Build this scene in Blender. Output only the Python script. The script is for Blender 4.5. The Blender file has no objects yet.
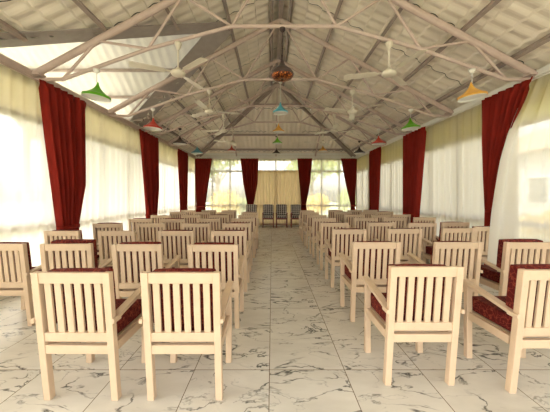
import bpy, math, random
from mathutils import Vector, Matrix
random.seed(7)
PI = math.pi
scene = bpy.context.scene
col = scene.collection
F = 272.0
EYE = 1.393
XL, XR, YB, YN = -3.62, 3.99, 12.76, -2.9      # inner faces of the hall
XC = 0.185
SL = 0.54                                       # roof slope
def roofz(x):                                   # axis of the rafters over x
    return 3.2 + SL * ((x - XL) if x < XC else (XR - x))

# ------------------------------------------------------------------ materials
def newmat(name):
    m = bpy.data.materials.new(name); m.use_nodes = True
    nt = m.node_tree
    b = nt.nodes['Principled BSDF']
    return m, nt, b
def N(nt, t, **k):
    n = nt.nodes.new(t)
    for a, v in k.items(): setattr(n, a, v)
    return n
def coords(nt, scale=(1,1,1), gen='Object'):
    tc = N(nt, 'ShaderNodeTexCoord'); mp = N(nt, 'ShaderNodeMapping')
    mp.inputs['Scale'].default_value = scale
    nt.links.new(tc.outputs[gen], mp.inputs['Vector'])
    return mp.outputs['Vector']
def ramp(nt, fac, stops):
    r = N(nt, 'ShaderNodeValToRGB')
    e = r.color_ramp.elements
    e[0].position, e[0].color = stops[0][0], (*stops[0][1], 1)
    e[1].position, e[1].color = stops[-1][0], (*stops[-1][1], 1)
    for p, c in stops[1:-1]:
        x = e.new(p); x.color = (*c, 1)
    nt.links.new(fac, r.inputs['Fac'])
    return r.outputs['Color']
def noise(nt, vec, scale, detail=3, rough=.5):
    n = N(nt, 'ShaderNodeTexNoise')
    n.inputs['Scale'].default_value = scale; n.inputs['Detail'].default_value = detail
    n.inputs['Roughness'].default_value = rough
    nt.links.new(vec, n.inputs['Vector'])
    return n.outputs['Fac']
def painted(name, c, rough=.5, var=.06, metal=0, wear=None, spec=.5):
    m, nt, b = newmat(name)
    v = coords(nt)
    f = noise(nt, v, 9, 4)
    a = tuple(max(0, x * (1 - var)) for x in c); d = tuple(min(1, x * (1 + var)) for x in c)
    colr = ramp(nt, f, [(.3, a), (.7, d)])
    if wear:
        w = noise(nt, v, 55, 3, .7)
        mx = N(nt, 'ShaderNodeMix', data_type='RGBA')
        wf = ramp(nt, w, [(.70, (0,0,0)), (.76, (1,1,1))])
        nt.links.new(wf, mx.inputs['Factor'])
        nt.links.new(colr, mx.inputs[6]); mx.inputs[7].default_value = (*wear, 1)
        colr = mx.outputs[2]
    nt.links.new(colr, b.inputs['Base Color'])
    b.inputs['Roughness'].default_value = rough; b.inputs['Metallic'].default_value = metal
    b.inputs['Specular IOR Level'].default_value = spec
    return m
M = {}
M['chair'] = painted('cream_paint', (.60, .435, .28), .42, .05, wear=(.34, .22, .12))
M['steel'] = painted('pinkish_steel_paint', (.53, .405, .36), .45, .08)
M['purlin'] = painted('purlin_paint', (.33, .26, .23), .55, .12)  # truss paint darkened, shade under the roof is put into the colour
M['gutter'] = painted('gutter_metal', (.33, .285, .265), .5, .08)
M['white'] = painted('white_paint', (.80, .78, .73), .5, .03)
M['frame'] = painted('window_frame_cream', (.42, .34, .24), .5, .05)
M['wall'] = painted('wall_plaster', (.76, .72, .62), .8, .04)
M['fan'] = painted('fan_enamel', (.68, .61, .50), .3, .02)
M['dark'] = painted('dark_bronze', (.045, .025, .022), .35, .2)
M['green'] = painted('green_enamel', (.13, .42, .012), .35, .08)
M['red'] = painted('red_enamel', (.55, .04, .02), .35, .08)
M['orange'] = painted('orange_enamel', (.80, .42, .07), .35, .08)
M['blue'] = painted('blue_enamel', (.09, .40, .50), .35, .08)
M['mahogany'] = painted('mahogany', (.16, .025, .015), .35, .2)
M['trunk'] = painted('bark', (.16, .11, .07), .9, .2)
M['concrete'] = painted('pale_paving', (.46, .43, .36), .8, .08)
M['housewall'] = painted('house_render', (.50, .50, .49), .8, .03)
M['houseroof'] = painted('house_roof', (.45, .30, .2), .8, .1)
M['darkglass'] = painted('dark_pane', (.10, .12, .14), .15, .05)

def leafmat(name, c1, c2):
    m, nt, b = newmat(name)
    f = noise(nt, coords(nt), 3.0, 3)
    nt.links.new(ramp(nt, f, [(.3, c1), (.7, c2)]), b.inputs['Base Color'])
    b.inputs['Roughness'].default_value = .6
    tr = N(nt, 'ShaderNodeBsdfTranslucent'); tr.inputs['Color'].default_value = (*c2, 1)
    mx = N(nt, 'ShaderNodeMixShader'); mx.inputs[0].default_value = .4
    out = nt.nodes['Material Output']
    nt.links.new(b.outputs[0], mx.inputs[1]); nt.links.new(tr.outputs[0], mx.inputs[2])
    nt.links.new(mx.outputs[0], out.inputs['Surface'])
    return m
M['leaf'] = leafmat('green_leaves', (.17, .25, .06), (.42, .50, .14))
M['leafy'] = leafmat('yellow_leaves', (.55, .42, .08), (.85, .68, .22))

def sheet_mat(name, base, seam=False, trans=0.0):
    m, nt, b = newmat(name)
    v = coords(nt)
    f = noise(nt, v, 1.6, 5, .6)
    c = ramp(nt, f, [(.3, tuple(x*.9 for x in base)), (.7, tuple(min(1, x*1.07) for x in base))])
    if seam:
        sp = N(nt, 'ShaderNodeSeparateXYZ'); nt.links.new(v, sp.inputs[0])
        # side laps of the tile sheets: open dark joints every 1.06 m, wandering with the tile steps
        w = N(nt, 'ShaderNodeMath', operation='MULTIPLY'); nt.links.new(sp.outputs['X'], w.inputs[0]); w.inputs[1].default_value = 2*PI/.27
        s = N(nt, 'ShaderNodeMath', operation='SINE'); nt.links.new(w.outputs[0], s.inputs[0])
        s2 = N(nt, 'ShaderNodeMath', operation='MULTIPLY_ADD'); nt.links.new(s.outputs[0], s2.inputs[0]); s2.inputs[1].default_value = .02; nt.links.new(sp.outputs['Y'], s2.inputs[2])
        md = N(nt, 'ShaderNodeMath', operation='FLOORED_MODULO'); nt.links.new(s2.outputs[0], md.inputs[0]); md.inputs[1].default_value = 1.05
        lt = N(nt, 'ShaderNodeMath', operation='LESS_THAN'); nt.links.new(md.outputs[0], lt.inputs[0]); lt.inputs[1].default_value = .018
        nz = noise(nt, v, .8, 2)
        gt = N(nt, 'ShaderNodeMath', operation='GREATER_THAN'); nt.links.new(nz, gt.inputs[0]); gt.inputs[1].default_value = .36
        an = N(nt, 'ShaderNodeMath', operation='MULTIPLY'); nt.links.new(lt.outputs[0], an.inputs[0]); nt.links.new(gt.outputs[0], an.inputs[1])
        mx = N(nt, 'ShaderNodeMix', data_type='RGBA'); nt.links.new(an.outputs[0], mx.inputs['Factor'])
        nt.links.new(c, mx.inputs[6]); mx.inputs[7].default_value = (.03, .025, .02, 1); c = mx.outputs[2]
    nt.links.new(c, b.inputs['Base Color'])
    b.inputs['Roughness'].default_value = .42
    if trans:
        tr = N(nt, 'ShaderNodeBsdfTranslucent'); tr.inputs['Color'].default_value = (.85, .87, .86, 1)
        mx = N(nt, 'ShaderNodeMixShader'); mx.inputs[0].default_value = trans
        nt.links.new(b.outputs[0], mx.inputs[1]); nt.links.new(tr.outputs[0], mx.inputs[2])
        nt.links.new(mx.outputs[0], nt.nodes['Material Output'].inputs['Surface'])
    return m
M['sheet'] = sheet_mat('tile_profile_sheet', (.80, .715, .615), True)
M['sheet_white'] = sheet_mat('translucent_sheet', (.60, .56, .50), False, .015)

def cushion_mat():
    m, nt, b = newmat('red_patterned_upholstery')
    v = coords(nt)
    n1 = N(nt, 'ShaderNodeTexVoronoi', feature='DISTANCE_TO_EDGE'); n1.inputs['Scale'].default_value = 26
    nd = N(nt, 'ShaderNodeTexNoise'); nd.inputs['Scale'].default_value = 14; nt.links.new(v, nd.inputs['Vector'])
    mv = N(nt, 'ShaderNodeMix', data_type='VECTOR'); mv.inputs['Factor'].default_value = .12
    nt.links.new(v, mv.inputs[4]); nt.links.new(nd.outputs['Color'], mv.inputs[5])
    nt.links.new(mv.outputs[1], n1.inputs['Vector'])
    c = ramp(nt, n1.outputs['Distance'], [(.0, (.26, .06, .03)), (.05, (.14, .012, .007)), (.12, (.085, .004, .003))])
    nt.links.new(c, b.inputs['Base Color']); b.inputs['Roughness'].default_value = .75
    b.inputs['Specular IOR Level'].default_value = .2
    return m
M['cushion'] = cushion_mat()

def cloth(name, c, trans, transp, tcol=None, weave=None):
    m, nt, b = newmat(name)
    b.inputs['Base Color'].default_value = (*c, 1); b.inputs['Roughness'].default_value = .8
    b.inputs['Specular IOR Level'].default_value = .15
    if weave:
        f = noise(nt, coords(nt, weave), 6, 3)
        nt.links.new(ramp(nt, f, [(.35, tuple(x*.8 for x in c)), (.65, tuple(min(1, x*1.15) for x in c))]), b.inputs['Base Color'])
    tr = N(nt, 'ShaderNodeBsdfTranslucent'); tr.inputs['Color'].default_value = (*(tcol or c), 1)
    mx = N(nt, 'ShaderNodeMixShader'); mx.inputs[0].default_value = trans
    nt.links.new(b.outputs[0], mx.inputs[1]); nt.links.new(tr.outputs[0], mx.inputs[2])
    last = mx
    if transp:
        tp = N(nt, 'ShaderNodeBsdfTransparent')
        m2 = N(nt, 'ShaderNodeMixShader'); m2.inputs[0].default_value = transp
        nt.links.new(mx.outputs[0], m2.inputs[1]); nt.links.new(tp.outputs[0], m2.inputs[2]); last = m2
    nt.links.new(last.outputs[0], nt.nodes['Material Output'].inputs['Surface'])
    return m
M['drape'] = cloth('red_drape', (.24, .017, .009), .10, 0, (.72, .07, .015), (3, 3, .4))
M['sheer'] = cloth('sheer_voile', (.78, .73, .60), .60, .11, (.64, .60, .50))
M['thin'] = cloth('thin_voile', (.78, .73, .60), .65, .34, (.80, .75, .62))  # clearer copy of the voile, added to let extra daylight into the far end
M['beige'] = cloth('beige_opaque_curtain', (.62, .47, .27), .30, 0, (.7, .52, .28), (8, 8, .3))

def glass_mat(name='window_glass', c=(1, 1, 1)):
    m, nt, b = newmat(name)
    gl = N(nt, 'ShaderNodeBsdfGlossy'); gl.inputs['Roughness'].default_value = .03
    tp = N(nt, 'ShaderNodeBsdfTransparent'); tp.inputs['Color'].default_value = (*c, 1); fr = N(nt, 'ShaderNodeFresnel'); fr.inputs['IOR'].default_value = 1.3
    mx = N(nt, 'ShaderNodeMixShader')
    nt.links.new(fr.outputs[0], mx.inputs[0]); nt.links.new(tp.outputs[0], mx.inputs[1]); nt.links.new(gl.outputs[0], mx.inputs[2])
    nt.links.new(mx.outputs[0], nt.nodes['Material Output'].inputs['Surface'])
    return m
M['glass'] = glass_mat(); M['amber'] = glass_mat('amber_tinted_glass', (.60, .55, .28)); M['cream_glass'] = glass_mat('pale_eave_glow_glass', (.88, .83, .68))  # made-up tints put the warm light under the eaves into the top panes

def copper_mat():
    m, nt, b = newmat('copper_mosaic')
    vo = N(nt, 'ShaderNodeTexVoronoi'); vo.inputs['Scale'].default_value = 38
    nt.links.new(coords(nt), vo.inputs['Vector'])
    c = ramp(nt, vo.outputs['Distance'], [(.1, (.80, .34, .06)), (.40, (.40, .09, .02)), (.55, (.08, .02, .01))])  # orange cells running to dark brown at their edges
    nt.links.new(c, b.inputs['Base Color']); b.inputs['Roughness'].default_value = .3; b.inputs['Metallic'].default_value = .55
    return m
M['copper'] = copper_mat()

def checker_mat():
    m, nt, b = newmat('brown_white_lattice_weave')
    v = coords(nt)
    rot = N(nt, 'ShaderNodeVectorRotate', rotation_type='Y_AXIS'); rot.inputs['Angle'].default_value = PI/4
    nt.links.new(v, rot.inputs['Vector'])
    bk = N(nt, 'ShaderNodeTexChecker'); bk.inputs['Scale'].default_value = 15
    bk.inputs['Color1'].default_value = (.055, .035, .028, 1); bk.inputs['Color2'].default_value = (.50, .44, .36, 1)
    nt.links.new(rot.outputs[0], bk.inputs['Vector'])
    nt.links.new(bk.outputs['Color'], b.inputs['Base Color']); b.inputs['Roughness'].default_value = .8
    return m
M['lattice'] = checker_mat()

def floor_mat():
    m, nt, b = newmat('veined_marble_tile')
    tc = N(nt, 'ShaderNodeTexCoord')
    sp = N(nt, 'ShaderNodeSeparateXYZ'); nt.links.new(tc.outputs['Object'], sp.inputs[0])
    def math_(op, a, b_=None, c_=None):
        n = N(nt, 'ShaderNodeMath', operation=op)
        for i, x in enumerate((a, b_, c_)):
            if x is None: continue
            if isinstance(x, (int, float)): n.inputs[i].default_value = x
            else: nt.links.new(x, n.inputs[i])
        return n.outputs[0]
    X = math_('ADD', sp.outputs['X'], .02); Y = math_('ADD', sp.outputs['Y'], -2.18+12)
    u = math_('FLOORED_MODULO', X, .6); w = math_('FLOORED_MODULO', Y, 1.2)
    iu = math_('FLOOR', math_('DIVIDE', X, .6)); iw = math_('FLOOR', math_('DIVIDE', Y, 1.2))
    par = math_('FLOORED_MODULO', math_('ADD', iu, math_('MULTIPLY', iw, 3)), 4)
    # joints
    ju = math_('LESS_THAN', math_('MINIMUM', u, math_('SUBTRACT', .6, u)), .0028)
    jw = math_('LESS_THAN', math_('MINIMUM', w, math_('SUBTRACT', 1.2, w)), .0030)
    joint = math_('MAXIMUM', ju, jw)
    cb = N(nt, 'ShaderNodeCombineXYZ'); nt.links.new(u, cb.inputs[0]); nt.links.new(w, cb.inputs[1]); nt.links.new(math_('MULTIPLY', par, 1.7), cb.inputs[2])
    mp = N(nt, 'ShaderNodeMapping'); mp.inputs['Rotation'].default_value = (0, 0, math.radians(38)); mp.inputs['Scale'].default_value = (1.0, 2.3, 1)
    nt.links.new(cb.outputs[0], mp.inputs['Vector']); v = mp.outputs[0]
    def vein(scale, width, det, off):
        n = N(nt, 'ShaderNodeTexNoise'); n.inputs['Scale'].default_value = scale; n.inputs['Detail'].default_value = det
        n.inputs['Roughness'].default_value = .55; n.inputs['Distortion'].default_value = .6
        m2 = N(nt, 'ShaderNodeMapping'); m2.inputs['Location'].default_value = (off, off*.7, 0)
        nt.links.new(v, m2.inputs['Vector']); nt.links.new(m2.outputs[0], n.inputs['Vector'])
        d = math_('ABSOLUTE', math_('SUBTRACT', n.outputs['Fac'], .5))
        return math_('SUBTRACT', 1, math_('MINIMUM', math_('DIVIDE', d, width), 1))
    mask = noise(nt, v, 2.6, 2)
    mk = N(nt, 'ShaderNodeMapRange'); mk.inputs['From Min'].default_value = .38; mk.inputs['From Max'].default_value = .56
    nt.links.new(mask, mk.inputs['Value'])
    v1 = math_('MULTIPLY', math_('POWER', vein(1.5, .015, 5, 3.1), .85), mk.outputs[0])
    v2 = math_('MULTIPLY', vein(2.3, .012, 4, 7.7), .5)
    v2 = math_('MULTIPLY', v2, math_('SUBTRACT', 1.1, mk.outputs[0]))
    vv = math_('MINIMUM', math_('ADD', v1, v2), 1)
    cloud = noise(nt, v, 2.2, 4)
    base = ramp(nt, cloud, [(.3, (.56, .515, .425)), (.7, (.68, .635, .535))])
    mx = N(nt, 'ShaderNodeMix', data_type='RGBA'); nt.links.new(vv, mx.inputs['Factor']); nt.links.new(base, mx.inputs[6]); mx.inputs[7].default_value = (.075, .07, .06, 1)
    m3 = N(nt, 'ShaderNodeMix', data_type='RGBA'); nt.links.new(joint, m3.inputs['Factor']); nt.links.new(mx.outputs[2], m3.inputs[6]); m3.inputs[7].default_value = (.15, .105, .06, 1)
    nt.links.new(m3.outputs[2], b.inputs['Base Color'])
    b.inputs['Roughness'].default_value = .24; b.inputs['Specular IOR Level'].default_value = .45
    return m
M['floor'] = floor_mat()
def ground_mat():
    m, nt, b = newmat('garden_ground')
    f = noise(nt, coords(nt), .35, 5, .6)
    nt.links.new(ramp(nt, f, [(.35, (.22, .26, .10)), (.65, (.42, .38, .27))]), b.inputs['Base Color'])
    b.inputs['Roughness'].default_value = .9
    return m
M['ground'] = ground_mat()

# ------------------------------------------------------------------ mesh helpers
class MB:
    def __init__(s): s.v = []; s.f = []; s.mi = []
    def add(s, vs, fs, mi=0):
        o = len(s.v); s.v += [tuple(x) for x in vs]
        for f in fs: s.f.append(tuple(i + o for i in f)); s.mi.append(mi)
        return s
    def hexa(s, p, mi=0):           # 8 points: bottom 4 ccw, top 4 ccw
        return s.add(p, [(3,2,1,0),(4,5,6,7),(0,1,5,4),(1,2,6,5),(2,3,7,6),(3,0,4,7)], mi)
    def box(s, x0, x1, y0, y1, z0, z1, mi=0):
        return s.hexa([(x0,y0,z0),(x1,y0,z0),(x1,y1,z0),(x0,y1,z0),(x0,y0,z1),(x1,y0,z1),(x1,y1,z1),(x0,y1,z1)], mi)
    def tube(s, a, b, r, n=10, r2=None, mi=0):
        a = Vector(a); b = Vector(b); d = (b - a).normalized()
        u = d.cross(Vector((0,0,1)))
        if u.length < 1e-4: u = Vector((1,0,0))
        u.normalize(); w = d.cross(u); r2 = r if r2 is None else r2
        vs = []
        for q, rr in ((a, r), (b, r2)):
            for i in range(n):
                t = 2*PI*i/n; vs.append(q + (u*math.cos(t) + w*math.sin(t))*rr)
        fs = [(i, (i+1) % n, n+(i+1) % n, n+i) for i in range(n)] + [tuple(range(n))[::-1], tuple(range(n, 2*n))]
        return s.add(vs, fs, mi)
    def bar(s, a, b, wx, wz, up=(0,0,1), mi=0):      # rectangular bar between two points
        a = Vector(a); b = Vector(b); d = (b-a).normalized(); up = Vector(up)
        u = d.cross(up).normalized(); w = u.cross(d)
        P = lambda q, i, j: q + u*wx/2*i + w*wz/2*j
        return s.hexa([P(a,-1,-1),P(a,1,-1),P(b,1,-1),P(b,-1,-1),P(a,-1,1),P(a,1,1),P(b,1,1),P(b,-1,1)], mi)
    def lathe(s, prof, n=28, c=(0,0,0), mi=0):
        k = len(prof); vs = []
        for r, z in prof:
            for i in range(n):
                t = 2*PI*i/n; vs.append((c[0]+r*math.cos(t), c[1]+r*math.sin(t), c[2]+z))
        fs = [(j*n+i, j*n+(i+1) % n, (j+1)*n+(i+1) % n, (j+1)*n+i) for j in range(k-1) for i in range(n)]
        return s.add(vs, fs, mi)
    def grid(s, fn, nu, nv, mi=0, keep=None):
        vs = [fn(i/nu, j/nv) for j in range(nv+1) for i in range(nu+1)]
        fs = []
        for j in range(nv):
            for i in range(nu):
                if keep and not keep((i+.5)/nu, (j+.5)/nv): continue
                a = j*(nu+1)+i; fs.append((a, a+1, a+nu+2, a+nu+1))
        return s.add(vs, fs, mi)
    def build(s, name, mats, parent=None, smooth=False, bevel=0, solid=0, sub=0):
        me = bpy.data.meshes.new(name); me.from_pydata(s.v, [], s.f)
        if not isinstance(mats, (list, tuple)): mats = [mats]
        for m in mats: me.materials.append(m)
        me.polygons.foreach_set('material_index', s.mi)
        if smooth: me.polygons.foreach_set('use_smooth', [True]*len(s.f))
        me.update()
        o = bpy.data.objects.new(name, me); col.objects.link(o)
        if parent: o.parent = parent
        if bevel:
            b = o.modifiers.new('bevel', 'BEVEL'); b.width = bevel; b.segments = 2; b.limit_method = 'ANGLE'
        if solid:
            b = o.modifiers.new('solid', 'SOLIDIFY'); b.thickness = solid; b.offset = 0
        if sub:
            b = o.modifiers.new('sub', 'SUBSURF'); b.levels = sub; b.render_levels = sub
        return o
def tag(o, label=None, cat=None, group=None, kind=None):
    if label: o['label'] = label
    if cat: o['category'] = cat
    if group: o['group'] = group
    if kind: o['kind'] = kind
    return o
def empty(name, loc=(0,0,0), rz=0):
    o = bpy.data.objects.new(name, None); col.objects.link(o); o.empty_display_size = .1
    o.location = loc; o.rotation_euler = (0, 0, rz); return o
def kids(o): return [c for c in bpy.data.objects if c.parent == o]
def copy_tree(o, parent=None):
    ch = kids(o); c = o.copy(); col.objects.link(c); c.parent = parent
    for k in ch: copy_tree(k, c)
    return c
def struct(o, label=None):
    o['kind'] = 'structure'
    if label: o['label'] = label
    o['category'] = o.name.split('_')[0].split('.')[0]
    return o

# ------------------------------------------------------------------ floor, ground
struct(MB().box(XL-.1, XR+.1, YN, YB+.1, -.12, 0).build('floor', M['floor']), 'pale marble tile floor with thin dark veins')
struct(MB().box(-60, 60, -30, 70, -.35, -.2).build('ground', M['ground']), 'sunlit garden ground around the hall')
b = MB(); b.box(-6.9, XL-.1, YN, YB+1.6, -.2, -.04); b.box(XR+.1, 6.4, YN, YB+1.6, -.2, -.04); b.box(XL-.1, XR+.1, YB+.1, YB+1.6, -.2, -.04)
struct(b.build('paving', M['concrete']), 'pale paved strip outside the windows')

# ------------------------------------------------------------------ walls and windows
HEAD0, HEAD1 = 3.14, 3.30
PIERS = [-2.79, 1.35, 4.66, 7.95, 11.05]
def side_wall(name, x, sgn):
    b = MB()
    a0, a1 = (x-.14, x) if sgn < 0 else (x, x+.14)
    b.box(a0, a1, YN, YB+.14, HEAD0, HEAD1)
    for y in PIERS: b.box(a0, a1, y-.11, y+.11, 0, HEAD0)
    b.box(a0, a1, YB-.10, YB+.14, 0, HEAD0)
    b.box(a0, a1, YN, YB, 0, .10)
    return struct(b.build(name, M['wall'], bevel=.004))
side_wall('wall_left', XL, -1); side_wall('wall_right', XR, 1)
b = MB(); b.box(XL, XR, YB, YB+.14, HEAD0, HEAD1+.02)
BP = [-1.05, 1.42]
for x in BP: b.box(x-.10, x+.10, YB, YB+.14, 0, HEAD0)
b.box(XL, XR, YB, YB+.14, 0, .10)
struct(b.build('wall_end', M['wall'], bevel=.004))
wn = [0]
b = MB(); b.box(XL-.14, XR+.14, YN-.14, YN, 3.0, 3.3); b.box(XL-.14, XL+.3, YN-.14, YN, 0, 3.0); b.box(XR-.3, XR+.14, YN-.14, YN, 0, 3.0); b.box(XC-.07, XC+.07, YN-.14, YN, 3.3, 5.2)
struct(b.build('wall_entrance', M['wall']))
def window(p0, p1, axis, fixed, sgn):
    """panes between p0..p1 along axis, standing at fixed"""
    wn[0] += 1
    root = empty('window_%d' % wn[0], (fixed, (p0+p1)/2, 0) if axis == 'y' else ((p0+p1)/2, fixed, 0))
    struct(root)
    half = (p1-p0)/2
    fb = MB(); gb = MB(); tb = MB()
    def bx(B, u0, u1, z0, z1, t):
        if axis == 'y': B.box(-t, t, u0, u1, z0, z1)
        else: B.box(u0, u1, -t, t, z0, z1)
    n = max(1, round((p1-p0)/.95)); w = 2*half/n
    for i in range(n+1):
        u = -half + i*w; bx(fb, max(-half, u-.03), min(half, u+.03), .10, HEAD0, .03)
    for z0, z1 in ((.10, .16), (.90, .98), (2.52, 2.60), (3.06, HEAD0)): bx(fb, -half, half, z0, z1, .028)
    for i in range(n):
        u = -half + i*w
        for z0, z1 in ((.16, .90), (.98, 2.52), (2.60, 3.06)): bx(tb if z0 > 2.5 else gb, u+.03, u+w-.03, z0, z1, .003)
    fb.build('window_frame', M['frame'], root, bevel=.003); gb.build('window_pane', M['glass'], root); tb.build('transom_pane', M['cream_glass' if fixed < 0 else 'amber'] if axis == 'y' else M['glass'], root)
    return root
for x, s in ((XL-.07, -1), (XR+.07, 1)):
    for a, c in zip(PIERS[:-1], PIERS[1:]): window(a+.11, c-.11, 'y', x, s)
    window(PIERS[-1]+.11, YB-.10, 'y', x, s)
window(XL, BP[0]-.1, 'x', YB+.07, 1); window(BP[0]+.1, BP[1]-.1, 'x', YB+.07, 1); window(BP[1]+.1, XR, 'x', YB+.07, 1)
# rails that carry the curtains
b = MB(); b.tube((XL+.10, YN+.1, 3.125), (XL+.10, YB-.02, 3.125), .012)
b.box(XL, XL+.05, YN, YB, 3.17, 3.26); struct(b.build('trim_1', M['steel']), 'painted steel wall plate and curtain rail on left wall')
b = MB(); b.tube((XR-.10, YN+.1, 3.125), (XR-.10, YB-.02, 3.125), .012)
b.box(XR-.05, XR, YN, YB, 3.17, 3.26); struct(b.build('trim_2', M['white']), 'painted wall plate and curtain rail on right wall')
b = MB(); b.tube((XL+.05, YB-.10, 3.125), (XR-.05, YB-.10, 3.125), .012)
b.box(XL, XR, YB-.05, YB, 3.17, 3.26); struct(b.build('trim_3', M['white']), 'painted wall plate and curtain rail on end wall')

# ------------------------------------------------------------------ roof
UP = .19                                   # sheet above rafter axis
YH = 9.40                                  # where the hip starts
HSL = (roofz(XC)-3.2)/(YB-YH)              # hip slope
GY0, GYR, GY1, GX, GZ = 3.45, 5.42, 7.35, -.95, 4.65      # side gable
HW = (XR-XL)/2
def tile(s, y, amp=.024):                  # tile profile: ribs along the slope, a step each course
    rib = abs(math.sin(PI*y/.21))**2.2
    c = (s/.30) % 1.0
    return amp*(rib-.5) + .028*(c-.5)
def main_slope(sgn):
    L = HW + .55; y0, y1 = YN-.4, YB+.5
    cs = math.cos(math.atan(SL)); us = []
    k = 0
    while k*.30*cs < L:
        us += [(k+f)*.30*cs for f in (.0, .3, .6, .955)]; k += 1
    nu, nv = len(us)-1, int((y1-y0)/.035)
    def fn(u, v):
        off = us[min(nu, int(round(u*nu)))]; y = y0 + v*(y1-y0)
        x = XC + sgn*off; z = roofz(XC) - SL*off + UP
        return (x, y, z + tile(off/cs+1e-6, y))
    def keep(u, v):
        off = (us[int(u*nu)]+us[int(u*nu)+1])/2; y = y0+v*(y1-y0); x = XC+sgn*off
        if y > YH + (YB-YH)*off/HW + .04: return False
        if sgn < 0 and x < GX-.05:
            t = (x-GX)/(XL-GX)
            if GYR + (GY0-GYR)*t + .03 < y < GYR + (GY1-GYR)*t - .03: return False
        return True
    return fn, nu, nv, keep
b = MB()
for s in (-1, 1):
    fn, nu, nv, keep = main_slope(s); b.grid(fn, nu, nv, 0, keep)
# hip end: ribs run down towards the end wall
def hipfn(u, v):
    y = YH + v*(YB+.5-YH); x = XC + (u*2-1)*(HW+.5)
    z = roofz(XC) - HSL*(y-YH) + UP
    return (x, y, z + .038*(abs(math.sin(PI*x/.19))**1.5-.5) + .006*((v*12) % 1))
b.grid(hipfn, int((2*HW+1)/.038), 30, 0, lambda u, v: abs((u*2-1)*(HW+.5)) < HW*(v*(YB+.5-YH))/(YB-YH) + .06)
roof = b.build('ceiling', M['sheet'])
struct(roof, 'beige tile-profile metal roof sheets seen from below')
# side gable sheets, ribs run down the slope (along y)
b = MB()
def gfn(ya, yb):
    def fn(u, v):
        y = ya + v*(yb-ya); x = -6.9 + u*(6.9+GX+.25)
        z = GZ + UP - .02 - (GZ-3.2)*abs(y-GYR)/abs((GY0 if yb < ya else GY1)-GYR)
        return (x, y, z + .022*(abs(math.sin(PI*x/.19))**2-.5))
    return fn
def gkeep(far):
    def k(u, v):
        x = -6.9 + u*(6.9+GX+.25); yE = GY1 if far else GY0
        y = GYR + v*(yE+(.5 if far else -.5)-GYR)
        t = abs(y-GYR)/abs(yE-GYR)
        return x < GX + (XL-GX)*t + .06
    return k
b.grid(gfn(GYR, GY1+.5), 160, 24, 0, gkeep(True)); b.grid(gfn(GYR, GY0-.5), 160, 24, 0, gkeep(False))
struct(b.build('ceiling_gable', M['sheet_white'], smooth=True), 'bright white corrugated sheets over the left side gable')
# valley gutters
def strip(B, p, q, w, t=.012):
    p = Vector(p); q = Vector(q); d = (q-p).normalized(); u = d.cross(Vector((0,0,1))).normalized()*w/2; z = Vector((0,0,t))
    B.hexa([p-u, p+u, q+u, q-u, p-u+z, p+u+z, q+u+z, q-u+z])
b = MB(); strip(b, (XL-.1, GY0-.05, 3.2+UP-.08), (GX, GYR, GZ+UP-.08), .40)
struct(b.build('trim_4', M['gutter']), 'grey valley gutter on near side of side gable')
b = MB(); strip(b, (XL-.1, GY1+.05, 3.2+UP-.08), (GX, GYR, GZ+UP-.08), .46)
struct(b.build('trim_5', M['gutter']), 'grey valley gutter on far side of side gable')
b = MB(); strip(b, (GX, GYR, GZ+UP-.03), (-6.8, GYR, GZ+UP-.03), .2)
struct(b.build('trim_6', M['gutter']), 'ridge strip of the side gable')
# side gable frame outside
for i, y in enumerate((GY0+.1, GY1-.1)):
    o = MB().box(-6.6, -6.48, y-.06, y+.06, -.04, 3.25).build('porch_post', M['steel'], bevel=.004)
    tag(o, ['nearer', 'farther'][i] + ' square steel post under the outer end of the side gable', 'post', 'posts of the side gable')
for i, k in enumerate((.36, .64, .92)):
    y = GYR + (GY1-GYR)*k; z = GZ - (GZ-3.2)*k + .09
    xe = GX + (XL-GX)*k
    o = MB().box(-6.8, xe, y-.025, y+.025, z-.03, z+.03).build('purlin', M['purlin'])
    tag(o, ['upper', 'middle', 'lowest'][i] + ' purlin under the bright white sheets of the left side gable', 'purlin', 'purlins of the side gable')
# purlins of the main slopes
OFF = [.20, 1.02, 1.85, 2.69, 3.46]
names = ['beside the ridge', 'second down from the ridge', 'third down from the ridge', 'fourth down from the ridge', 'lowest, just above the curtains']
for s, side in ((-1, 'left'), (1, 'right')):
    for k, off in enumerate(OFF):
        x = XC + s*off; z = roofz(x) + .092
        yend = YH + (YB-YH)*off/HW - .03
        ang = math.atan(SL)*s
        runs = [(YN, yend)]
        if s < 0 and x < GX:
            t = (x-GX)/(XL-GX); runs = [(YN, GYR+(GY0-GYR)*t-.1), (GYR+(GY1-GYR)*t+.1, yend)]
        for r, (a, c) in enumerate(runs):
            o = MB().box(-.026, .026, 0, c-a, -.042, .042).build('purlin', M['purlin'])
            o.location = (x, a, z); o.rotation_euler = (0, ang, 0)
            extra = '' if len(runs) == 1 else (', near the camera' if r == 0 else ', beyond the side gable')
            tag(o, 'steel purlin on %s roof slope %s%s' % (side, names[k], extra), 'purlin', 'purlins under the roof sheets')
for k, (y, w) in enumerate(((10.25, 'highest'), (11.6, 'middle'), (12.4, 'lowest'))):
    hw = HW*(y-YH)/(YB-YH) - .05; z = roofz(XC) - HSL*(y-YH) + .09
    o = MB().box(XC-hw, XC+hw, y-.03, y+.03, z-.04, z+.04).build('purlin', M['purlin'])
    tag(o, w + ' cross purlin on the triangular end slope of the roof', 'purlin', 'purlins on the end slope')
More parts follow.
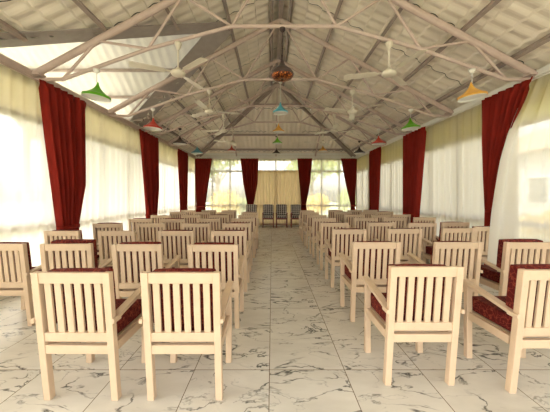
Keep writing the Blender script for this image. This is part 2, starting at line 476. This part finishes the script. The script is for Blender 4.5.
# ridge beam, hip rafters, jack rafters
o = MB().bar((XC, YN, roofz(XC)+.06), (XC, YH, roofz(XC)+.06), .10, .12).build('ridge_beam', M['purlin']); tag(o, 'long dark ridge beam running down the middle of the roof', 'beam')
for s, nm in ((-1, 'left'), (1, 'right')):
    xe = XL if s < 0 else XR
    b = MB(); u = .075
    b.bar((XC-u*.6, YH, roofz(XC)+.03), (xe-u*s, YB, 3.25), .05, .10); b.bar((XC+u*.6, YH, roofz(XC)+.03), (xe-u*s*3, YB, 3.25), .05, .10)
    o = b.build('hip_rafter', M['purlin']); tag(o, 'double hip rafter running from ridge end to back %s corner' % nm, 'rafter', 'hip rafters')
for x, nm in ((XC-1.84, 'left'), (XC, 'middle'), (XC+1.84, 'right')):
    y0 = YH + (YB-YH)*abs(x-XC)/HW + .05
    o = MB().bar((x, y0, roofz(XC)-HSL*(y0-YH)+.02), (x, YB, 3.26), .05, .08).build('jack_rafter', M['steel'])
    tag(o, nm + ' jack rafter running down the roof end slope', 'rafter', 'jack rafters of the end slope')
b = MB(); b.box(XL, XR, YB-.02, YB+.16, 3.30, 3.40)
struct(b.build('trim_7', M['white']), 'white board standing in for the bright eaves gap above the end windows')  # white paint stands in for light through the gap under the eaves

# ------------------------------------------------------------------ trusses
def truss(Y, label):
    t = empty('roof_truss', (XC, Y, 3.2))
    def P(off, z, s): return (s*off, 0, z-3.2)
    top = roofz(XC)
    for s in (-1, 1):
        b = MB(); b.tube(P(HW-.02, 3.215, s), P(0, top, s), .052, 14)
        b.box(*(sorted((s*(HW-.16), s*(HW-.01)))), -.07, .07, .0, .03)
        b.build('rafter', M['steel'], t, smooth=False, bevel=0)
        for p, q in (((.79, 3.95), (.06, top-.06)), ((.79, 3.95), (1.53, 4.42)), ((1.53, 4.42), (2.05, 3.61)), ((2.05, 3.61), (2.82, 3.73)), ((2.82, 3.73), (3.34, 3.15))):
            MB().tube(P(*p, s), P(*q, s), .020, 8).build('web', M['steel'], t)
    b = MB(); pts = [(-HW+.02, 3.15), (-3.34, 3.15), (-2.05, 3.61), (-.79, 3.95), (.79, 3.95), (2.05, 3.61), (3.34, 3.15), (HW-.02, 3.15)]
    for p, q in zip(pts[:-1], pts[1:]): b.tube((p[0], 0, p[1]-3.2), (q[0], 0, q[1]-3.2), .028, 10)
    b.build('bottom_chord', M['steel'], t)
    tag(t, label, 'roof truss', 'welded roof trusses')
    return t
TY = [4.10, 5.97, 7.72, 9.42]
for y, w in zip(TY, ('nearest to the camera', 'second from the camera', 'third from the camera', 'farthest, where the end slope begins')):
    truss(y, 'pinkish welded steel roof truss, ' + w)
def chordz(x):
    o = abs(x-XC); pts = [(0, 3.95), (.79, 3.95), (2.05, 3.61), (3.34, 3.15), (3.9, 3.15)]
    for (a, za), (c, zc) in zip(pts[:-1], pts[1:]):
        if o <= c: return za + (zc-za)*(o-a)/(c-a)

# ------------------------------------------------------------------ pendant lamps
def pendant(x, y, ztop, rim, colr, cname, where, r=.19, onion=False, tilt=0):
    """ztop: underside of what it hangs from; rim: height of the shade's rim"""
    t = empty('pendant_lamp', (x, y, ztop)); h = ztop - rim
    MB().lathe([(.0, .0), (.045, 0), (.045, -.03), (.02, -.06), (0, -.06)], 16).build('ceiling_cup', M['dark'] if (onion or cname.startswith('dark')) else M['white'], t, smooth=True)
    sh = .36 if onion else (.235 if r > .18 else .24)
    MB().tube((0, 0, -.05), (0, 0, -(h-sh)-.01), .006, 8).build('cord', M['dark'] if onion else M['white'], t)
    b = MB()
    if onion:
        sh = .36; prof = [(.012, .36), (.016, .30), (.028, .25), (.05, .205), (.09, .165), (.135, .13), (.162, .095), (.170, .07), (.168, .052)]
        s = b.lathe(prof, 32).build('lamp_shade', M['dark'], t, smooth=True, solid=.003)
        lo = [(.165, .055), (.158, .035), (.14, .015), (.11, 0), (.07, -.006), (.02, -.008)]
        g = MB().lathe(lo, 32).build('mosaic_band', M['copper'], s, smooth=True, solid=.003); g['label'] = 'orange mosaic underside'
    else:
        prof = [(.010, sh), (.016, sh-.03), (.024, sh*.78), (.045, sh*.62), (.085, sh*.44), (.135, sh*.27), (.178, sh*.12), (.19, .035), (.19, 0.0)]
        prof = [(a*r/.19, z) for a, z in prof]
        s = b.lathe(prof, 32).build('lamp_shade', M[colr], t, smooth=True)
        lin = [(a*.97, z-.004) for a, z in prof[2:]]
        MB().lathe(lin, 32).build('shade_lining', M['white'], s, smooth=True)
        MB().lathe([(.0, .10), (.02, .095), (.026, .06), (.02, .035), (0, .03)], 14).build('bulb', M['white'], s, smooth=True)
    s.location = (0, 0, -h); s.rotation_euler = (0, math.radians(tilt), 0)
    tag(t, '%s pendant lamp shade hanging %s' % (cname, where), 'pendant lamp', 'pendant lamps under the trusses')
A = XC
for (x, y, c, cn, wh, tl) in [
    (A-2.83, TY[0], 'green', 'green', 'near the camera on the left above the red curtain', 5),
    (A+2.83, TY[0], 'orange', 'orange', 'near the camera on the right beside the red curtain', -4),
    (A-2.80, TY[1], 'red', 'red', 'from the second truss on the left', 2),
    (A+2.86, TY[1], 'green', 'green', 'on the right from the second truss', -3),
    (A-2.80, TY[2], 'dark', 'dark brown', 'from the third truss on the left', 0),
    (A+2.84, TY[2], 'red', 'red', 'from the third truss on the right', 0),
    (A-2.78, TY[3], 'blue', 'turquoise', 'in the far left corner of the ceiling', 0),
    (A+2.84, TY[3], 'dark', 'dark brown', 'from the far truss on the right', 0)]:
    pendant(x, y, chordz(x)-.028, 2.87, c, cn, wh, .19, False, tl)
pendant(.155, TY[0], 3.922, 3.155, None, 'dark bronze onion-shaped', 'nearest on the centre line', .165, True)
for y, c, cn, wh in ((TY[1], 'blue', 'turquoise', 'on the centre line behind the bronze one'), (TY[2], 'orange', 'orange', 'on the centre line below the turquoise one'), (TY[3], 'green', 'green', 'on the centre line below the orange one')):
    pendant(A, y, 3.922, 3.21, c, cn, wh, .165)
hz = roofz(XC)-HSL*(11.6-YH)+.05
pendant(A, 11.6, hz, 3.20, 'dark', 'dark brown', 'farthest on the centre line', .16)
pendant(-1.72, 11.6, hz, 3.31, 'red', 'small red', 'at the far left near the end wall', .17)
pendant(2.17, 11.6, hz, 3.31, 'orange', 'small orange', 'at the far right near the end wall', .17)

# ------------------------------------------------------------------ ceiling fans
def fan(x, y, angs, where):
    zt = chordz(x) - .028; t = empty('ceiling_fan', (x, y, zt)); hub = 3.25 - zt
    MB().lathe([(0, 0), (.05, 0), (.055, -.02), (.03, -.09), (.014, -.11), (0, -.11)], 18).build('canopy', M['fan'], t, smooth=True)
    MB().tube((0, 0, -.10), (0, 0, hub+.05), .013, 10).build('downrod', M['fan'], t)
    MB().lathe([(0, hub+.075), (.03, hub+.07), (.045, hub+.035), (.095, hub+.02), (.11, hub-.005), (.095, hub-.035), (.05, hub-.05), (0, hub-.052)], 24).build('motor', M['fan'], t, smooth=True)
    for a in angs:
        a = math.radians(a); d = Vector((math.cos(a), math.sin(a), 0)); n = Vector((-d.y, d.x, 0))
        b = MB(); z = Vector((0, 0, hub)); tw = .16
        rows = []
        for r, w in ((.09, .035), (.17, .045), (.20, .105), (.40, .12), (.62, .135), (.66, .12)):
            for k in (-1, 1):
                for h in (0, .006):
                    rows.append(z + d*r + n*(k*w/2) + Vector((0, 0, k*w/2*tw + h)))
        fs = []
        for i in range(5):
            o = i*4; p = o+4
            fs += [(o, p, p+2, o+2), (o+1, o+3, p+3, p+1), (o, o+1, p+1, p), (o+2, p+2, p+3, o+3)]
        fs += [(0, 2, 3, 1), (20, 21, 23, 22)]
        b.add(rows, fs).build('blade', M['fan'], t)
    tag(t, 'cream three-blade ceiling fan ' + where, 'ceiling fan', 'ceiling fans under the trusses')
fan(A-1.60, TY[0], (-40, 72, 205), 'nearest on the left')
fan(A+1.58, TY[0], (285, 45, 165), 'nearest on the right')
fan(A-1.56, TY[1], (15, 140, 262), 'on left, hanging from second truss')
fan(A+1.58, TY[1], (193, 314, 75), 'on right, hanging from second truss')
fan(A-1.56, TY[2], (0, 120, 170), 'on left, hanging from third truss')
fan(A+1.58, TY[2], (20, 140, 260), 'on right, hanging from third truss')
fan(A-1.55, TY[3], (-30, 90, 210), 'farthest on the left')
fan(A+1.58, TY[3], (-60, 60, 180), 'farthest on the right')

# ------------------------------------------------------------------ curtains
def curtain(name, edges, plane, zt, zb, mat, folds, amp, nu=110, nv=36, head=.10, parent=None, seed=0, inward=None, solid=0, base=.10):
    """edges(z) -> (a, b) along the wall; plane = ('x', X, inward sign) or ('y', Y, sign)"""
    rnd = random.Random(seed); ph = [rnd.random()*6.28 for _ in range(4)]; aw = rnd.uniform(.8, 1.2)
    b = MB()
    def fn(u, v):
        z = zt + (zb-zt)*v; e0, e1 = edges(z)
        uu = u + .012*math.sin(5*u+ph[0]) * v
        s = e0 + (e1-e0)*uu
        hd = 1 if zt - z > head else .45
        w = amp*hd*(math.sin(2*PI*folds*u+ph[1]) + .45*math.sin(2*PI*folds*.47*u+ph[2]+v*.8) + .2*math.sin(2*PI*folds*2.1*u+ph[3]))
        q = base + amp*1.65 + w + (inward(u, z) if inward else 0)
        if plane[0] == 'x': return (plane[1] + plane[2]*q, s, z)
        return (s, plane[1] + plane[2]*q, z)
    b.grid(fn, nu, nv)
    return b.build(name, mat, parent, smooth=True, solid=solid)
def lerp(pts, z):            # pts sorted by falling z
    if z >= pts[0][0]: return pts[0][1]
    for (za, a), (zc, c) in zip(pts[:-1], pts[1:]):
        if z >= zc: return a + (c-a)*(za-z)/(za-zc)
    return pts[-1][1]
def drape(plane, left, right, tie, label, seed, flare=.06):
    """left/right: lists (z, pos)"""
    if plane[0] == 'x': left, right = [(z, p*.957) for z, p in left], [(z, p*.957) for z, p in right]
    root = empty('drape', (0, 0, 0))
    def ed(z):
        a, b_ = lerp(left, z), lerp(right, z)
        if z < tie:
            f = min(1, (tie-z)/.5)*flare*(1 if b_ > a else -1); a -= f; b_ += f
        return a, b_
    mid = (lerp(left, 3.1)+lerp(right, 3.1))/2
    root.location = (plane[1], mid, 0) if plane[0] == 'x' else (mid, plane[1], 0)
    o = curtain('drape_cloth', ed, plane, 3.13, .05, M['drape'], 7, .045, 150, 48, .12, None, seed, solid=.003, base=.11)
    o.parent = root; o.matrix_parent_inverse = Matrix.Translation(-root.location)
    # tieback band
    a, b_ = ed(tie); b = MB(); lo, hi = min(a, b_)-.012, max(a, b_)+.012
    d0, d1 = .095, .255
    n = 24; vs = []
    for zz in (tie-.03, tie+.03):
        for i in range(n):
            t = 2*PI*i/n; s = (lo+hi)/2 + (hi-lo)/2*math.cos(t); q = (d0+d1)/2 + (d1-d0)/2*math.sin(t)
            vs.append((plane[1]+plane[2]*q, s, zz) if plane[0] == 'x' else (s, plane[1]+plane[2]*q, zz))
    b.add(vs, [(i, (i+1) % n, n+(i+1) % n, n+i) for i in range(n)])
    o = b.build('tieback', M['drape'], None, smooth=True, solid=.006)
    o.parent = root; o.matrix_parent_inverse = Matrix.Translation(-root.location)
    tag(root, label, 'curtain', 'red tied-back drapes')
LX, RX, BY = ('x', XL, 1), ('x', XR, -1), ('y', YB, -1)
drape(LX, [(3.13, 4.22), (2.3, 4.34), (.87, 4.58)], [(3.13, 5.28), (1.6, 5.28), (.87, 5.06)], .87, 'red drape on the left wall nearest the camera', 1)
drape(LX, [(3.13, 7.35), (2.0, 7.55), (.87, 7.8)], [(3.13, 8.6), (1.6, 8.6), (.87, 8.42)], .87, 'red drape on the left wall, second from the camera', 2)
drape(LX, [(3.13, 10.4), (.87, 10.75)], [(3.13, 11.6), (.87, 11.5)], .87, 'red drape on the left wall, farthest one before the corner', 3)
drape(RX, [(3.13, 4.12), (2.38, 4.50), (1.7, 4.76), (1.13, 4.88)], [(3.13, 5.16), (2.38, 5.14), (1.13, 5.02)], 1.13, 'red drape on the right wall nearest the camera, swept to a narrow tie', 4, .03)
drape(RX, [(3.13, 7.1), (.87, 7.45)], [(3.13, 8.3), (.87, 8.25)], .87, 'red drape on the right wall, second from the camera', 5)
drape(RX, [(3.13, 9.95), (.87, 10.25)], [(3.13, 11.15), (.87, 11.1)], .87, 'red drape on the right wall, farthest one before the corner', 6)
drape(BY, [(3.13, -3.56), (.9, -3.50)], [(3.13, -2.76), (.9, -3.08)], .9, 'red drape in the far left corner of the end wall', 7)
drape(BY, [(3.13, -1.46), (2.0, -1.34), (1.0, -1.14)], [(3.13, -.62), (2.0, -.66), (1.0, -.86)], 1.0, 'red drape on end wall, left of the beige curtain', 8)
drape(BY, [(3.13, 1.16), (1.0, 1.36)], [(3.13, 1.86), (2.0, 1.76), (1.0, 1.57)], 1.0, 'red drape on end wall, right of the beige curtain', 9)
drape(BY, [(3.13, 3.18), (2.0, 3.4), (.95, 3.66)], [(3.13, 3.93), (.95, 3.84)], .95, 'red drape in the far right corner of the end wall', 10, .03)
def sheer(plane, a, b_, label, seed, zb=.03, zt=3.13, mat='sheer', folds=None, inward=None, edges=None, nu=None):
    L = abs(b_-a); folds = folds or max(6, int(L/.20))
    o = curtain('sheer_curtain' if mat == 'sheer' else 'beige_curtain', edges or (lambda z: (a, b_)), plane, zt, zb, M['thin' if mat == 'sheer' and plane[0] == 'y' else mat], folds, .023 if mat == 'sheer' else .014, nu or int(folds*9), 24, .08, None, seed, inward, base=.055)
    c = Vector((plane[1], (a+b_)/2, 0)) if plane[0] == 'x' else Vector(((a+b_)/2, plane[1], 0))
    o.data.transform(Matrix.Translation(-c)); o.location = c
    tag(o, label, 'curtain', 'sheer cream curtains' if mat == 'sheer' else None)
    return o
SLX, SRX, SBY = ('x', XL-.045, 1), ('x', XR+.045, -1), ('y', YB+.045, -1)
sheer(SLX, .9, 4.55, 'sheer cream curtain at the left edge, before the nearest red drape', 11)
sheer(SLX, 4.59, 7.7, 'sheer cream curtain on left wall between first and second red drapes', 12)
sheer(SLX, 7.74, 10.7, 'sheer cream curtain on left wall between second and third red drapes', 13)
sheer(SLX, 10.74, 12.60, 'narrow sheer cream curtain on left wall beside the far corner', 14)
EP = [(3.13, 4.12), (2.70, 4.25), (2.38, 4.31), (1.95, 4.37), (1.5, 4.35), (1.1, 4.27), (.45, 4.20), (0, 4.2)]
EX = [(3.13, .04), (2.70, .13), (2.38, .21), (1.95, .29), (1.5, .39), (1.1, .52), (.45, .64), (0, .65)]
sheer(SRX, .9, 4.2, 'sheer cream curtain at the right edge, billowing inward from the nearest window', 15, inward=lambda u, z: lerp(EX, z)*max(0, (u-.60)/.40)**1.7, edges=lambda z: (.9, lerp(EP, z)), nu=240)
sheer(SRX, 4.75, 7.7, 'sheer cream curtain on right wall between first and second red drapes', 16)
sheer(SRX, 7.74, 10.3, 'sheer cream curtain on right wall between second and third red drapes', 17)
sheer(SRX, 10.34, 12.60, 'narrow sheer cream curtain on right wall beside the far corner', 18)
sheer(SBY, -3.45, -1.02, 'sheer cream curtain on end wall, left window', 19)
sheer(SBY, 1.42, 3.85, 'sheer cream curtain on end wall, right window', 20)
sheer(SBY, -.98, 1.38, 'short sheer white curtain above the beige curtain on end wall', 21, zb=2.56)
sheer(('y', YB+.045, -1), -.85, 1.40, 'pleated opaque beige curtain hanging on the end wall behind four dark chairs', 22, zb=.03, zt=2.60, mat='beige', folds=17)

# ------------------------------------------------------------------ cream armchairs
def lean(z): return -.105*z/.9
def make_chair():
    t = empty('slatted_armchair')
    W = .255; L = .047
    def inclined(B, x0, x1, z0, z1, d0, d1):        # block following the lean of the back
        B.hexa([(x0, lean(z0)+d0, z0), (x1, lean(z0)+d0, z0), (x1, lean(z0)+d1, z0), (x0, lean(z0)+d1, z0),
                (x0, lean(z1)+d0, z1), (x1, lean(z1)+d0, z1), (x1, lean(z1)+d1, z1), (x0, lean(z1)+d1, z1)])
    for s in (-1, 1):
        b = MB(); x = sorted((s*W, s*(W-L)))
        inclined(b, x[0], x[1], 0, .898, -.0235, .0235)
        b.build('leg', M['chair'], t, bevel=.004)
        b = MB(); b.box(x[0], x[1], .392, .437, 0, .638)
        b.build('leg', M['chair'], t, bevel=.004)
        b = MB(); xa = sorted((s*(W+.012), s*(W-.045))); y0, y1 = lean(.57)-.052, .455
        # the arm passes outside the back post, so it starts beyond it
        xo = sorted((s*(W+.020), s*(W+.0)))
        z0, z1 = .562, .642
        b.hexa([(xa[0], lean(.57)+.024, z0), (xa[1], lean(.57)+.024, z0), (xa[1], y1, z1), (xa[0], y1, z1), (xa[0], lean(.57)+.024, z0+.026), (xa[1], lean(.57)+.024, z0+.026), (xa[1], y1, z1+.026), (xa[0], y1, z1+.026)])
        b.box(xo[0], xo[1], lean(.57)-.036, lean(.57)+.05, .560, .590)
        b.build('armrest', M['chair'], t, bevel=.004)
    b = MB(); I = W-L
    inclined(b, -I, I, .825, .896, -.018, .016)
    inclined(b, -I, I, .425, .487, -.018, .016)
    n = 6; sw = .043; gap = (2*I - n*sw)/(n+1)
    for i in range(n):
        x = -I + gap + i*(sw+gap); inclined(b, x, x+sw, .480, .830, -.009, .009)
    b.build('backrest', M['chair'], t, bevel=.003)
    b = MB()
    inclined(b, -I, I, .338, .400, -.020, .016)
    b.box(-I, I, .398, .430, .338, .400)
    for s in (-1, 1):
        x = sorted((s*(W-.008), s*(W-.034))); b.box(x[0], x[1], .0, .395, .338, .400)
    b.box(-I, I, .0, .398, .385, .398)
    b.build('seat_frame', M['chair'], t, bevel=.003)
    def cushion(x0, x1, y0, y1, z0, z1, name, rx=0, loc=(0,0,0)):
        b = MB(); cx = (x0+x1)/2; hx = (x1-x0)/2; n = 8
        def face(pf):
            b.grid(pf, n, n)
        def pt(a, c, e):      # cube -> padded block
            k = .012
            px = a*hx*(1-.012*(c*c+e*e)); py = c*(y1-y0)/2*(1+.10*(1-a*a)*(1-e*e)) ; pz = e*(z1-z0)/2*(1+.06*(1-a*a)*(1-c*c))
            return (cx+px, (y0+y1)/2+py, (z0+z1)/2+pz)
        m = lambda q: q*2-1
        face(lambda u, v: pt(m(u), m(v), 1)); face(lambda u, v: pt(m(v), m(u), -1))
        face(lambda u, v: pt(m(u), -1, m(v))); face(lambda u, v: pt(m(v), 1, m(u)))
        face(lambda u, v: pt(1, m(u), m(v))); face(lambda u, v: pt(-1, m(v), m(u)))
        o = b.build(name, M['cushion'], t)
        # weld the seams so that the block rounds off
        import bmesh
        bm = bmesh.new(); bm.from_mesh(o.data); bmesh.ops.remove_doubles(bm, verts=bm.verts, dist=.0006)
        bm.to_mesh(o.data); bm.free()
        be = o.modifiers.new('bevel', 'BEVEL'); be.width = .012; be.segments = 3; be.limit_method = 'ANGLE'; be.angle_limit = .9
        o.rotation_euler = (rx, 0, 0); o.location = loc
        return o
    cushion(-.205, .205, .03, .445, .405, .52, 'seat_cushion')
    # back cushion leans with the back
    cushion(-.215, .215, .0, .085, -.20, .160, 'back_cushion', rx=math.atan(.105/.9), loc=(0, lean(.71)+.028, .725))
    tag(t, 'x', 'armchair', 'cream slatted armchairs set out in rows')
    return t
proto = make_chair(); used = [False]
W_ = {0: 'beside the aisle', 1: 'second from the aisle', 2: 'third from the aisle', 3: 'by the window'}
R_ = ['nearest row to camera', 'second row from camera', 'third row from camera', 'fourth row from camera', 'fifth row from camera', 'sixth row from camera', 'seventh row from camera', 'farthest row from camera']
def chair(x, d, block, row, pos, rz=0, cush=(0, 0, 0)):
    if not used[0]: o = proto; used[0] = True
    else: o = copy_tree(proto)
    o.location = (x, d, 0); o.rotation_euler = (0, 0, math.radians(rz))
    o['label'] = 'cream slatted armchair, red cushions, %s block, %s, %s' % (block, R_[row], pos)
    for k in kids(o):
        if k.name.startswith('back_cushion'):
            k.location.x += cush[0]; k.location.y += cush[1]; k.location.z += cush[2]
            k.rotation_euler.y = random.uniform(-.012, .012)
    return o
rnd = random.Random(3)
# pixel reading -> (x centre, distance) of each chair, left block then right block
L_ = [
 (0, [(-.593, 1.873, 0, .4), (-1.30, 1.873, 0, 0)]),
 (1, [(-.60, 2.88, 1, 0), (-1.385, 2.90, 1, 0), (-2.14, 2.93, 1, 3), (-2.82, 2.93, 1, -1)]),
 (2, [(-.615, 3.97, 2, 0), (-1.36, 3.97, 2, -1), (-2.21, 3.97, 2, 1), (-2.98, 3.97, 2, -3)]),
 (3, [(-.64, 5.03, 3, 1), (-1.38, 5.03, 3, 0), (-2.19, 5.03, 3, 1), (-2.95, 4.98, 3, 2)]),
 (4, [(-.64, 6.15, 4, 0), (-1.39, 6.1, 4, -1), (-2.13, 5.95, 4, 2), (-2.85, 6.0, 4, 1)]),
 (5, [(-.63, 7.2, 5, 0), (-1.40, 7.2, 5, 1), (-2.12, 7.2, 5, -2), (-2.86, 7.1, 5, 1)]),
 (6, [(-.68, 8.4, 6, 2), (-1.42, 8.4, 6, 0), (-2.16, 8.5, 6, -1), (-2.90, 8.5, 6, 2)]),
 (7, [(-1.52, 9.7, 7, 5), (-2.20, 9.6, 7, 0), (-2.92, 9.6, 7, -1)]),
]
R2 = [
 (0, [(1.085, 2.02, 0, 0), (1.93, 1.94, 0, 1)]),
 (1, [(1.125, 3.03, 1, 0), (2.00, 3.03, 1, 1), (2.76, 3.02, 1, -1)]),
 (2, [(1.15, 4.15, 2, 0), (2.00, 4.2, 2, -1), (2.87, 4.3, 2, 1), (3.53, 4.50, 2, 0)]),
 (3, [(1.16, 5.13, 3, 0), (2.05, 5.2, 3, 1), (2.76, 5.1, 3, -1), (3.45, 5.22, 3, 0)]),
 (4, [(1.16, 6.15, 4, 0), (2.12, 6.25, 4, -1), (2.79, 6.3, 4, 1), (3.53, 6.4, 4, 0)]),
 (5, [(1.16, 7.2, 5, 0), (2.20, 7.35, 5, 1), (2.87, 7.25, 5, 0), (3.46, 7.4, 5, -1)]),
 (6, [(1.17, 8.35, 6, 0), (2.20, 8.5, 6, -2), (3.00, 8.6, 6, 0), (3.57, 8.7, 6, 1)]),
 (7, [(1.22, 9.55, 7, -3), (2.24, 9.7, 7, 0), (2.92, 9.7, 7, 1), (3.50, 9.8, 7, 0)]),
]
for block, rows in (('left', L_), ('right', R2)):
    for row, ch in rows:
        for k, (x, d, _, rz) in enumerate(ch):
            n = len(ch)
            if n == 2: pos = W_[0] if k == 0 else 'away from the aisle'
            elif block == 'left' and row == 7: pos = ['closest to the aisle', 'middle one', 'by the window'][k]
            elif n == 3: pos = [W_[0], W_[1], 'at the right edge'][k]
            else: pos = W_[k]
            c = (rnd.uniform(-.008, .008), 0, rnd.uniform(-.012, .010))
            if block == 'right' and row == 0 and k == 1: c = (-.015, .0, .012)
            if block == 'right' and row == 1 and k == 2: c = (-.02, 0, .022)
            if block == 'left' and row == 1 and k == 2: c = (.022, .01, .03)
            chair(x, d, block, row, pos, rz + rnd.uniform(-.6, .6), c)

# ------------------------------------------------------------------ four dark armchairs at the end wall
def make_dark():
    t = empty('lattice_armchair'); W = .25
    for s in (-1, 1):
        x = sorted((s*W, s*(W-.04)))
        MB().box(x[0], x[1], -.24, -.20, 0, .62).build('leg', M['mahogany'], t, bevel=.003)
        MB().box(x[0], x[1], .20, .24, 0, .62).build('leg', M['mahogany'], t, bevel=.003)
        xa = sorted((s*(W+.012), s*(W-.05))); MB().box(xa[0], xa[1], -.26, .26, .62, .65).build('armrest', M['mahogany'], t, bevel=.006)
    b = MB(); b.box(-W+.04, W-.04, -.235, -.205, .36, .43); b.box(-W+.04, W-.04, .205, .235, .36, .43)
    for s in (-1, 1):
        x = sorted((s*(W-.008), s*(W-.032))); b.box(x[0], x[1], -.20, .20, .36, .43); b.box(x[0], x[1], -.20, .20, .12, .15)
    b.box(-W+.03, W-.03, -.015, .015, .122, .148)
    b.build('seat_frame', M['mahogany'], t, bevel=.003)
    MB().box(-.205, .205, -.235, .20, .43, .53).build('seat_cushion', M['lattice'], t, bevel=.02)
    b = MB(); b.hexa([(-.235, .13, .50), (.235, .13, .50), (.235, .20, .50), (-.235, .20, .50), (-.235, .17, 1.01), (.235, .17, 1.01), (.235, .23, 1.01), (-.235, .23, 1.01)])
    b.build('backrest', M['lattice'], t, bevel=.025)
    return t
dp = make_dark()
for i, (x, nm) in enumerate(((-.93, 'first from left, half behind the red drape'), (-.17, 'second from left'), (.43, 'third from left'), (1.09, 'rightmost'))):
    o = dp if i == 0 else copy_tree(dp)
    o.location = (x, 12.18, 0); o.rotation_euler = (0, 0, 0)
    if i == 0: nm = 'leftmost'
    tag(o, 'dark armchair with brown and white lattice back at end wall, ' + nm, 'armchair', 'lattice armchairs along the end wall')

# ------------------------------------------------------------------ garden outside
def leaves(B, c, r, n, sz, rnd):
    for _ in range(n):
        while True:
            p = Vector((rnd.uniform(-1, 1), rnd.uniform(-1, 1), rnd.uniform(-1, 1)))
            if .35 < p.length < 1: break
        q = Vector(c) + Vector((p.x*r[0], p.y*r[1], p.z*r[2]))
        d = Vector((rnd.uniform(-1, 1), rnd.uniform(-1, 1), rnd.uniform(-.6, .6))).normalized()
        e = d.cross(Vector((rnd.uniform(-1, 1), rnd.uniform(-1, 1), rnd.uniform(-1, 1)))).normalized()
        s = sz*rnd.uniform(.7, 1.3)
        B.add([q-d*s, q+e*s*.45, q+d*s, q-e*s*.45], [(0, 1, 2, 3)])
def bush(x, y, w, h, label, mat='leaf', seed=0):
    rnd = random.Random(seed); t = empty('shrub', (x, y, -.2)); b = MB()
    for _ in range(6):
        c = (rnd.uniform(-w*.35, w*.35), rnd.uniform(-w*.35, w*.35), h*rnd.uniform(.45, .72)); leaves(b, c, (w*.33, w*.33, h*.32), 260, .09, rnd)
    b.build('foliage', M[mat], t)
    b = MB()
    for k in range(5): b.tube((0, 0, 0), (rnd.uniform(-w*.3, w*.3), rnd.uniform(-w*.3, w*.3), h*.6), .025, 6, .008)
    b.build('stem', M['trunk'], t)
    tag(t, label, 'shrub', 'shrubs in the garden')
def tree(x, y, h, w, label, mat='leaf', seed=0):
    rnd = random.Random(seed); t = empty('garden_tree', (x, y, -.2)); b = MB()
    for _ in range(9):
        c = (rnd.uniform(-w*.4, w*.4), rnd.uniform(-w*.4, w*.4), h*rnd.uniform(.5, .85)); leaves(b, c, (w*.28, w*.28, h*.17), 330, .14, rnd)
    b.build('crown', M[mat], t)
    b = MB(); b.tube((0, 0, 0), (0, 0, h*.55), .16, 10, .09)
    for k in range(5):
        a = 1.256*k; b.tube((0, 0, h*.4), (math.cos(a)*w*.3, math.sin(a)*w*.3, h*.7), .07, 7, .02)
    b.build('trunk', M['trunk'], t)
    tag(t, label, 'tree', 'trees in the garden')
bush(-2.9, 16.2, 1.6, 1.9, 'shrub outside the left end window', 'leafy', 1)
bush(-1.7, 17.4, 1.5, 1.5, 'shrub beyond the left end window, nearer the middle', 'leaf', 2)
bush(2.5, 16.2, 1.6, 1.8, 'yellowish shrub outside the right end window', 'leafy', 3)
bush(5.1, 18.4, 1.7, 2.1, 'shrub outside the right end window beside the corner', 'leaf', 4)
tree(-4.2, 21, 6.0, 4.2, 'tree standing beyond the left end window', 'leaf', 5)
tree(3.2, 22, 6.4, 4.5, 'tree standing beyond the right end window', 'leaf', 6)
bush(9.4, 6.9, 1.5, 1.25, 'yellow shrub outside the near right window', 'leafy', 7)
bush(9.5, 9.2, 1.5, 1.2, 'yellow shrub in front of the white house, farther one', 'leafy', 8)
tree(-13, 9.5, 5.6, 4.2, 'tree outside the left windows', 'leaf', 9)
# white house on the right
h = empty('white_house', (15, 12, -.2))
MB().box(-3, 3.4, -4, 5, 0, 3.6).build('wall', M['housewall'], h)
b = MB(); b.hexa([(-3.6, -4.6, 3.6), (4, -4.6, 3.6), (4, 5.6, 3.6), (-3.6, 5.6, 3.6), (-.4, -2, 5.2), (.8, -2, 5.2), (.8, 3, 5.2), (-.4, 3, 5.2)]); b.build('roof', M['houseroof'], h)
for y in (-2.4, .2, 2.8):
    f = MB().box(-3.06, -2.99, y-.5, y+.5, 1.2, 2.5).build('window', M['white'], h); MB().box(-3.075, -3.055, y-.42, y+.42, 1.28, 2.42).build('pane', M['darkglass'], f)
tag(h, 'white house seen through the near right window', 'house')

# ------------------------------------------------------------------ light
w = bpy.data.worlds.new('sky'); scene.world = w; w.use_nodes = True
nt = w.node_tree; bg = nt.nodes['Background']
sky = nt.nodes.new('ShaderNodeTexSky'); sky.sky_type = 'NISHITA'; sky.sun_disc = False
sky.sun_elevation = math.radians(50); sky.sun_rotation = math.radians(-100); sky.air_density = 1.2; sky.dust_density = 4
hs = nt.nodes.new('ShaderNodeHueSaturation'); hs.inputs['Saturation'].default_value = .2
nt.links.new(sky.outputs[0], hs.inputs['Color']); nt.links.new(hs.outputs[0], bg.inputs['Color'])
bg.inputs['Strength'].default_value = 1.0
sd = bpy.data.lights.new('sun', 'SUN'); sd.energy = 5; sd.angle = math.radians(3); sd.color = (1, .92, .78)
so = bpy.data.objects.new('sun', sd); col.objects.link(so)
so.rotation_euler = Vector((.80, .25, -1.0)).to_track_quat('-Z', 'Y').to_euler()

# ------------------------------------------------------------------ camera
cd = bpy.data.cameras.new('camera'); cam = bpy.data.objects.new('camera', cd); col.objects.link(cam)
cam.location = (0, 0, EYE); cam.rotation_euler = (PI/2, 0, 0)
cd.sensor_width = 36; cd.lens = F/550*36; cd.shift_x = 3/550; cd.shift_y = -10/550
cd.clip_start = .05; cd.clip_end = 300
scene.camera = cam
scene.view_settings.view_transform = 'Standard'; scene.view_settings.look = 'None'
scene.view_settings.gamma = 1; scene.view_settings.exposure = 0.34
scene.view_settings.use_curve_mapping = False
